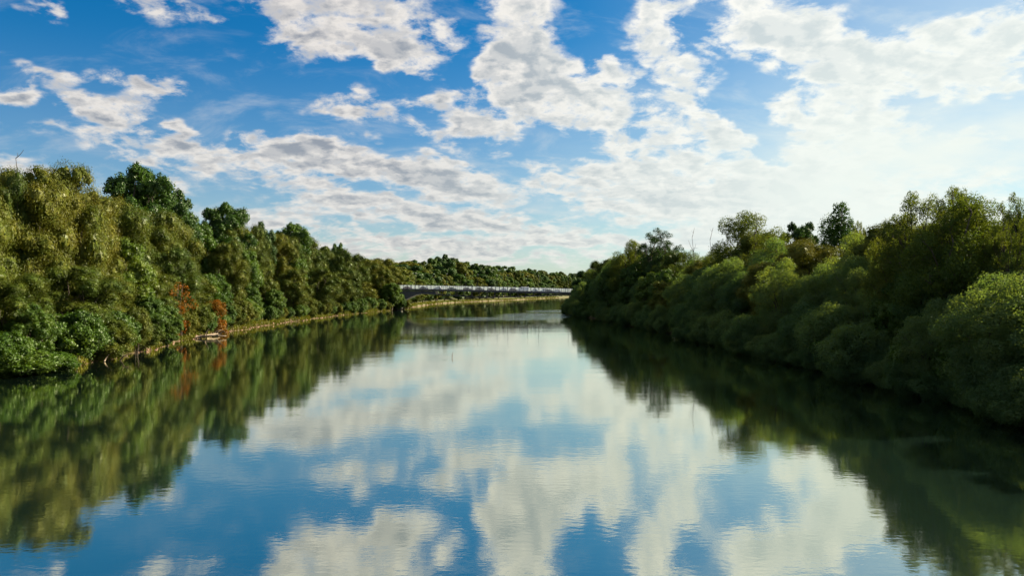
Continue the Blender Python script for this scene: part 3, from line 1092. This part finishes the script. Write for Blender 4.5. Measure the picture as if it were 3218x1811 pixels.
def driftwood():
    spots = [(196, 102, .2, 2.9, 'pale forked driftwood branch lying in the shallows by the pale bush', .3), (222, 103, 2.5, 3.2, 'pale arched driftwood branch under the pale bush', .5),
             (240, 102.5, 4.2, 2.6, 'bleached driftwood stick poking steeply from the water', .8), (262, 102, 1.3, 2.4, 'bright bleached driftwood stub leaning beside the pale bush', .9),
             (300, 104, 5.6, 2.8, 'thin bleached driftwood at the tip of the pale bush', .3), (120, 93, 3.3, 3.4, 'long grey driftwood branch before the dark shrub', .15),
             (160, 98, .7, 2.6, 'short grey driftwood twig between dark shrub and pale bush', .25)]
    for i, (px, D, rz, L, lab, tl) in enumerate(spots):
        branch('driftwood_branch', sight(px, D), D, 0.02, rz, L, .11, lab, 'deadwood', .25, 3, tl * .6, i + 3)
    for i, (px, D, rz, L, lab) in enumerate([(505, 152, .5, 5.5, 'bleached fallen trunk reaching into the water by the orange creeper'), (525, 156, 2.2, 4.5, 'dark broken bough crossing the fallen trunk by the creeper'),
                                              (548, 158, 1.2, 4.0, 'forked pale bough beneath the orange creeper'), (880, 318, .4, 8.5, 'pale log sliding down the grassy bank before the far bridge'),
                                              (1005, 392, .15, 9.0, 'dark log lying along the bank under the far bridge')]):
        branch('fallen_log', float(lb(D)) + .2, D, .25, rz + (PI if i == 3 else 0), L, .26, lab, 'wetwood' if i in (1, 4) else 'deadwood', .06, 2 if i < 3 else 1, .02, 20 + i)


def creeper(px, D, z0, z1, w, label, seed, per=420):
    rng = np.random.default_rng(seed)
    n = 26
    cen = np.stack([rng.normal(size=n) * w * .38, rng.normal(size=n) * w * .3, rng.uniform(z0, z1, n)], 1)
    cen[:, 0] *= 1.25 - .6 * (cen[:, 2] - z0) / (z1 - z0)
    rad = rng.uniform(.45, .95, n)
    V, F, a = sprays(rng, cen, rad, per, .30, .20, droop=.6, feather=.25, cull=.4)
    x = float(lb(D)) + (1.2 if per > 200 else -.9)
    o = empty('orange_creeper', (x, D, 0), 0, label, 'creeper')
    mesh_obj('foliage', V, F, M['autumn'], o, attr=a)
    mb = MB()
    for k in range(4):
        t = np.linspace(0, 1, 7)
        mb.tube(np.stack([rng.normal() * .3 + .3 * np.sin(t * 5 + k), rng.normal() * .3 + .2 * np.cos(t * 4 + k), .2 + t * (z1 - .5)], 1), .06 * (1 - .6 * t), 5)
    mb.build('vine_stem', M['bark'], o)


def dead_twigs(name, x, y, z, h, label, seed, n=5):
    rng = np.random.default_rng(seed)
    o = empty(name, (x, y, z), 0, label, 'tree')
    mb = MB()
    t = np.linspace(0, 1, 7)
    main = np.stack([.03 * h * np.sin(t * 4), .02 * h * np.cos(t * 3), t * h], 1)
    mb.tube(main, .11 * (1 - .8 * t) + .015, 5)
    mb.build('trunk', M['bark'], o)
    for k in range(n):
        a = main[4 + k % 3] if h > 22 else main[3 + k % 4]
        L = rng.uniform(1.2, 2.6)
        dr = unit(np.array([rng.normal(), rng.normal() * .6, 1.1]))
        q = a + dr * L * np.linspace(0, 1, 5)[:, None] + np.array([0, 0, 1]) * (np.linspace(0, 1, 5)[:, None] ** 2) * L * .4
        m2 = MB().tube(q, .05 * (1 - .7 * np.linspace(0, 1, 5)) + .008, 4)
        for _ in range(2):
            j = rng.integers(1, 4)
            m2.tube(np.linspace(q[j], q[j] + unit(rng.normal(size=3) + (0, 0, 1.2)) * L * .5, 3), [.025, .018, .008], 4, cap=False)
        m2.build('bare_branch', M['bark'], o)


grass_tufts()
stones()
driftwood()
creeper(548, 168, .3, 7.0, 2.7, 'orange autumn creeper hanging down to the sunlit waterline', 1)
creeper(475, 146, 1.2, 10.5, 3.4, 'fainter orange creeper climbing willows before the bright one', 2, 90)
dead_twigs('dead_tree', sight(66, 112), 111, 2.0, height(402, 112) - 2.0, 'bare dead twigs sticking up beside the domed willow', 3)
dead_twigs('dead_tree', sight(1745, 190), 190, 2.0, height(598, 190) - 2.0, 'bare dead twigs sticking up between airy tree and domed russet tree', 4, 7)
dead_twigs('dead_tree', sight(1790, 180), 180, 2.0, height(604, 180) - 2.0, 'thin bare dead top right against the domed russet tree', 6, 4)

# ------------------------------------------------------------------ the far bridge
M['steel'] = plain('dark_steel', (.022, .024, .028), .6, var=.25)
M['concrete'] = plain('dark_concrete', (.075, .075, .078), .85, var=.25, scale=.6)
M['lip'] = plain('pale_concrete', (.14, .135, .13), .85, var=.2, scale=.6)
M['asphalt'] = plain('asphalt', (.05, .05, .052), .9)
M['lampglass'] = plain('lamp_globe', (.85, .85, .82), .25, var=.02)
M['tyre'] = plain('tyre_rubber', (.02, .02, .02), .9)
M['rim'] = plain('wheel_rim', (.45, .46, .48), .35, .8)
M['carglass'] = plain('car_glass', (.03, .04, .05), .08, var=.02)
M['headlight'] = plain('headlight', (.85, .85, .88), .15, var=.02)
M['taillight'] = plain('taillight', (.45, .02, .02), .25, var=.02)


def panel_mat(name, cover):
    m, t = new_mat(name)
    tp = t.n('ShaderNodeBsdfTransparent')
    tp.inputs[0].default_value = (.92, .95, .96, 1)
    tr = t.n('ShaderNodeBsdfTranslucent')
    tr.inputs[0].default_value = (.74, .78, .80, 1)
    df = t.n('ShaderNodeBsdfDiffuse')
    df.inputs[0].default_value = (.74, .78, .80, 1)
    a = t.n('ShaderNodeMixShader')
    a.inputs[0].default_value = .5
    b = t.n('ShaderNodeMixShader')
    b.inputs[0].default_value = cover
    L = m.node_tree.links
    L.new(tr.outputs[0], a.inputs[1])
    L.new(df.outputs[0], a.inputs[2])
    L.new(tp.outputs[0], b.inputs[1])
    L.new(a.outputs[0], b.inputs[2])
    L.new(b.outputs[0], t.out.inputs[0])
    return m


M['panel'] = panel_mat('frosted_panel', .55)
M['clearpanel'] = panel_mat('clear_panel', .05)
BY0, BY1 = 386.0, 400.0                       # near and far edge of the deck


def bpt(cx, cy, D=BY0):
    """bridge drawing units -> (x, z) in metres at the near edge"""
    return ((1200 + cx / 4.265 - 1609) * D / F_, CAM_H + (915.6 - 740 - cy / 4.265) * D / F_)


def deck_z(x):
    x0, z0 = bpt(260, 722)
    x1, z1 = bpt(2400, 768)
    t = (np.asarray(x, float) - x0) / (x1 - x0)
    return z0 + (z1 - z0) * (t ** 1.15 if np.ndim(t) == 0 and t > 0 else np.clip(t, 0, 9) ** 1.15) if True else z0


def build_bridge():
    br = empty('road_bridge', (0, 0, 0), 0, 'low arched road bridge with pale fence panels crossing the far river', 'bridge')
    xs = np.linspace(-78, 62, 71)
    dz = np.array([float(deck_z(max(x, -54.0))) for x in xs])
    top = list(zip(xs, dz))
    bot = list(zip(xs, dz - .55))
    MB().strip(top, bot, BY0 + .15, BY1 - .15).build('deck', M['asphalt'], br)
    for yy in (BY0, BY1 - .14):
        MB().strip(list(zip(xs, dz + .28)), list(zip(xs, dz - .58)), yy - .1, yy + .145).build('edge_beam', M['concrete'], br)
    # lower chord, hanging lowest at midstream, on both faces
    cpts = [(520, 778), (600, 779), (700, 788), (900, 803), (1100, 820), (1300, 829), (1500, 832), (1700, 828), (1900, 818), (2100, 810), (2400, 799), (2800, 790), (3200, 786)]
    cx = np.linspace(520, 3200, 60)
    cy_ = np.interp(cx, [c[0] for c in cpts], [c[1] for c in cpts])
    cy_ = np.convolve(np.pad(cy_, 3, 'edge'), np.ones(7) / 7, 'valid')
    ch = [bpt(a, b) for a, b in zip(cx, cy_)]
    for yy in (BY0 + .6, BY1 - 1.2):
        MB().strip([(x, z + .18) for x, z in ch], [(x, z - .24) for x, z in ch], yy, yy + .6).build('lower_chord', M['steel'], br)
    chx = np.array([c[0] for c in ch])
    chz = np.array([c[1] for c in ch])
    for yy in (BY0 + .75, BY1 - 1.05):
        x = float(chx[0]) + 5.5
        while x < 60:
            zt = float(deck_z(x)) - .5
            zb = float(np.interp(x, chx, chz))
            MB().box(x - .14, x + .14, yy, yy + .28, zb - .05, zt).build('column', M['steel'], br)
            x += 3.75
    # solid haunch and arch lip at the left abutment
    arch = [(235, 905), (260, 885), (320, 852), (390, 815), (450, 793), (500, 782), (560, 778), (640, 782), (720, 790)]
    A_ = [bpt(*a) for a in arch]
    hz = [(x, float(deck_z(max(x, -54.0))) - .70) for x, z in A_]
    MB().strip(hz, [(x, min(z, h - .02)) for (x, z), (_, h) in zip(A_, hz)], BY0 + .35, BY1 - .5).build('haunch', M['concrete'], br)
    MB().strip([(x, z + .03) for x, z in A_], [(x, z - .28) for x, z in A_], BY0 + .18, BY1 - .3).build('arch_lip', M['lip'], br)
    xa = A_[0][0]
    MB().box(xa - 9, xa + .02, BY0 + .3, BY1 - .45, .2, float(deck_z(-54.0)) - .71).build('abutment', M['concrete'], br)
    # fence: posts and pale panels, heavier posts every eighth
    pitch = 1.92
    pd = MB().box(-.07, .07, -.07, .07, -.1, 1.95).data('post', M['steel'])
    pd2 = MB().box(-.11, .11, -.11, .11, -.3, 2.15).data('main_post', M['steel'])
    sl = math.atan((float(deck_z(10)) - float(deck_z(-30))) / 40)
    gds = [MB().box(.05, pitch - .05, -.012, .012, .06, 1.80).data('fence_panel', M[k]) for k in ('clearpanel', 'panel')]
    for yy, gd in ((BY0 + .02, gds[0]), (BY1 - .02, gds[1])):
        x, k = -56.0, 0
        while x < 56:
            z = float(deck_z(max(x, -54.0))) + .28
            o = link('main_post' if k % 8 == 3 else 'post', pd2 if k % 8 == 3 else pd, br)
            o.location = (x, yy, z)
            g = link('fence_panel', gd, br)
            g.location = (x, yy, z)
            g.rotation_euler = (0, -sl if x > -54 else 0, 0)
            x += pitch
            k += 1
        rx = np.linspace(-56, 56, 40)
        rz_ = np.array([float(deck_z(max(x, -54.0))) for x in rx]) + 2.10
        MB().tube(np.stack([rx, 0 * rx + yy, rz_], 1), .035, 5).build('top_rail', M['steel'], br)


build_bridge()


def street_lamp(x, y, label):
    z = float(deck_z(x))
    o = empty('street_lamp', (x, y, z), 0, label, 'lamp', 'street lamps on the far bridge')
    t = np.linspace(0, 1, 6)
    MB().tube(np.stack([0 * t, 0 * t, t * 7.6 + .0], 1), .085 - .04 * t, 6).build('pole', M['steel'], o)
    s = 1 if y < 393 else -1
    MB().tube([(0, 0, 7.5), (0, .3 * s, 7.8), (0, .9 * s, 7.9)], .04, 5).build('arm', M['steel'], o)
    MB().box(-.16, .16, .7 * s - .3, .7 * s + .45, 7.80, 7.98).build('lamp_head', M['lampglass'], o)


for i, cx in enumerate((450, 870, 1285, 1690, 2100, 2500)):
    street_lamp(bpt(cx, 0)[0], BY0 + .55, 'slim street lamp along the near fence of the far bridge')
for i, cx in enumerate((700, 1125, 1545, 1955)):
    street_lamp(bpt(cx, 0, BY1)[0], BY1 - .55, 'slim street lamp along the far fence of the far bridge')


def car_body(prof, W, tum=.82, nseg=None):
    """loft a side profile [(x, z_low, z_high)] across the width with rounded shoulders"""
    ys = np.array([-1, -.97, -.86, 0, .86, .97, 1]) * W / 2
    V, F = [], []
    for x, zl, zh in prof:
        mid = zl + (zh - zl) * .55
        ring = [(x, -W / 2, zl), (x, -W / 2, mid), (x, -W / 2 * .97, zh - .08), (x, -W / 2 * .86, zh), (x, W / 2 * .86, zh), (x, W / 2 * .97, zh - .08), (x, W / 2, mid), (x, W / 2, zl)]
        V += ring
    n = len(prof)
    for i in range(n - 1):
        for k in range(8):
            k2 = (k + 1) % 8
            F.append((8 * i + k, 8 * i + k2, 8 * i + 8 + k2, 8 * i + 8 + k))
    for b in (0, 8 * (n - 1)):
        F += [(b, b + 1, b + 6, b + 7), (b + 1, b + 2, b + 5, b + 6), (b + 2, b + 3, b + 4, b + 5)]
    return V, F


def make_car(x, y, face, paint, label, van=False, suv=False):
    z = float(deck_z(x)) + .02
    o = empty('white_van' if van else 'car', (x, y, z), 0, label, 'van' if van else 'car', 'vehicles queuing on the far bridge')
    o.rotation_euler = (0, 0, 0 if face > 0 else PI)
    L, W = (5.4, 2.0) if van else (4.4, 1.78)
    h = 2.35 if van else (1.68 if suv else 1.45)
    bel = 1.05 if van else (.98 if suv else .88)
    if van:
        low = [(-2.7, .42, 2.25), (-2.62, .38, h), (.9, .38, h), (1.25, .38, 2.2), (1.9, .38, 1.35), (2.55, .40, 1.12), (2.7, .45, .85)]
        MB().add(*car_body(low, W)).build('body', paint, o)
    else:
        low = [(-2.2, .42, .72), (-2.1, .32, bel), (-1.2, .3, bel + .03), (.9, .3, bel + .02), (1.75, .32, bel - .12), (2.12, .38, .66), (2.2, .45, .58)]
        MB().add(*car_body(low, W)).build('body', paint, o)
        cab = [(-1.95, bel - .05, bel + .02), (-1.45, bel - .05, h - .06), (-.7, bel - .05, h), (.15, bel - .05, h - .03), (1.05, bel - .05, bel + .03)]
        MB().add(*car_body(cab, W * .86)).build('roof', paint, o)
        for s in (-1, 1):
            yy = s * W * .43
            for wx in ([(-1.5, .05, -1.2, -.62), ] if 0 else [(-1.55, -.42, -1.2, -.42), (-.34, .72, -.34, .12)]):
                a0, a1, t0, t1 = wx
                V = [(a0, yy + s * .012, bel + .04), (a1, yy + s * .012, bel + .04), (t1, yy * .97 + s * .012, h - .14), (t0, yy * .97 + s * .012, h - .14)]
                V += [(p[0], p[1] - s * .03, p[2]) for p in V]
                MB().add(V, [(0, 1, 2, 3), (7, 6, 5, 4), (0, 4, 5, 1), (1, 5, 6, 2), (2, 6, 7, 3), (3, 7, 4, 0)]).build('side_window', M['carglass'], o)
    # windscreen
    if van:
        q = [(1.27, 2.15), (1.88, 1.40)]
        ww = W * .80
    else:
        q = [(.20, h - .06), (1.02, bel + .05)]
        ww = W * .70
    V = []
    for px, pz in q:
        V += [(px + .05, -ww / 2, pz + .03), (px + .05, ww / 2, pz + .03)]
    V += [(p[0] - .08, p[1], p[2] - .03) for p in V]
    MB().add(V, [(0, 2, 3, 1), (4, 5, 7, 6), (0, 1, 5, 4), (2, 6, 7, 3), (0, 4, 6, 2), (1, 3, 7, 5)]).build('windscreen', M['carglass'], o)
    if van:
        for s in (-1, 1):
            yy = s * (W / 2 + .004)
            V = [(.55, yy, 1.45), (1.62, yy, 1.45), (1.25, yy, 2.0), (.55, yy, 2.0)]
            V += [(p[0], p[1] - s * .04, p[2]) for p in V]
            MB().add(V, [(0, 1, 2, 3), (7, 6, 5, 4), (0, 4, 5, 1), (1, 5, 6, 2), (2, 6, 7, 3), (3, 7, 4, 0)]).build('side_window', M['carglass'], o)
    wb = 1.7 if van else 1.32
    for wx in (-wb, wb):
        for s in (-1, 1):
            yy = s * (W / 2 - .10)
            wl = MB().tube([(wx, yy - .11, .33), (wx, yy + .11, .33)], .33, 12).build('wheel', M['tyre'], o)
            MB().tube([(wx, yy + s * .09, .33), (wx, yy + s * .118, .33)], .2, 10).build('rim', M['rim'], wl)
    f = L / 2
    for s in (-1, 1):
        MB().box(f - .16, f + .03, s * W * .36 - .18, s * W * .36 + .18, .60 if not van else .72, .76 if not van else .95).build('headlight', M['headlight'], o)
        MB().box(-f - .02, -f + .1, s * W * .38 - .14, s * W * .38 + .14, .64, .86).build('taillight', M['taillight'], o)


def paint(name, c):
    return plain('car_paint_' + name, c, .28, .0, var=.03)


PT = dict(maroon=paint('maroon', (.11, .025, .045)), navy=paint('navy', (.05, .07, .14)), silver=paint('silver', (.55, .57, .60)), teal=paint('teal', (.04, .09, .11)),
          plum=paint('plum', (.07, .05, .10)), grey=paint('grey', (.09, .09, .10)), brown=paint('brown', (.085, .07, .065)), white=paint('white', (.80, .81, .82)))
NEAR, FAR = BY0 + 4.6, BY0 + 8.6
for cx, col, lane, lab, suv in [
        (350, 'maroon', 1, 'maroon car at the abutment end of the queue on the far bridge', 0), (567, 'navy', 1, 'dark blue car following the maroon one on the far bridge', 0),
        (745, 'silver', -1, 'silver car between the dark blue and teal cars on the far bridge', 0), (945, 'teal', 1, 'dark teal car beside the silver one on the far bridge', 0),
        (1150, 'plum', 1, 'dark plum car ahead of the teal one on the far bridge', 0), (1315, 'grey', 1, 'dark grey car ahead of the plum one on the far bridge', 1),
        (1472, 'brown', 1, 'brownish car ahead of the dark grey one on the far bridge', 0), (1622, 'silver', -1, 'pale silver car two behind the white van on the far bridge', 0),
        (1765, 'plum', 1, 'tall dark car overlapping the nose of the white van', 1), (2040, 'white', -1, 'white car close behind the white van on the far bridge', 0),
        (2175, 'white', -1, 'white car second behind the white van on the far bridge', 1), (2247, 'navy', 1, 'dark blue car between two white cars by the wooded point', 0),
        (2340, 'white', -1, 'white car half hidden by trees of the wooded point', 0)]:
    yl = NEAR if lane > 0 else FAR
    make_car(bpt(cx, 0, yl)[0], yl, lane, PT[col], lab, suv=bool(suv))
make_car(bpt(1895, 0, FAR)[0], FAR, -1, PT['white'], 'tall white panel van in the queue on the far bridge', van=True)


def floating_twig():
    D = F_ * CAM_H / (900 * 1.2492 - 915.6)
    o = MB().tube([(0, 0, -.2), (.05, .05, .3), (.12, .1, .75)], [.04, .035, .015], 5).build('floating_twig', M['wetwood'])
    o.location = (sight(1137, D), D, 0)
    tag(o, 'dark twig sticking out of the open water', 'twig')
    MB().tube([(.03, .03, .15), (-.1, .05, .4)], [.02, .008], 4).build('side_branch', M['wetwood'], o)


floating_twig()
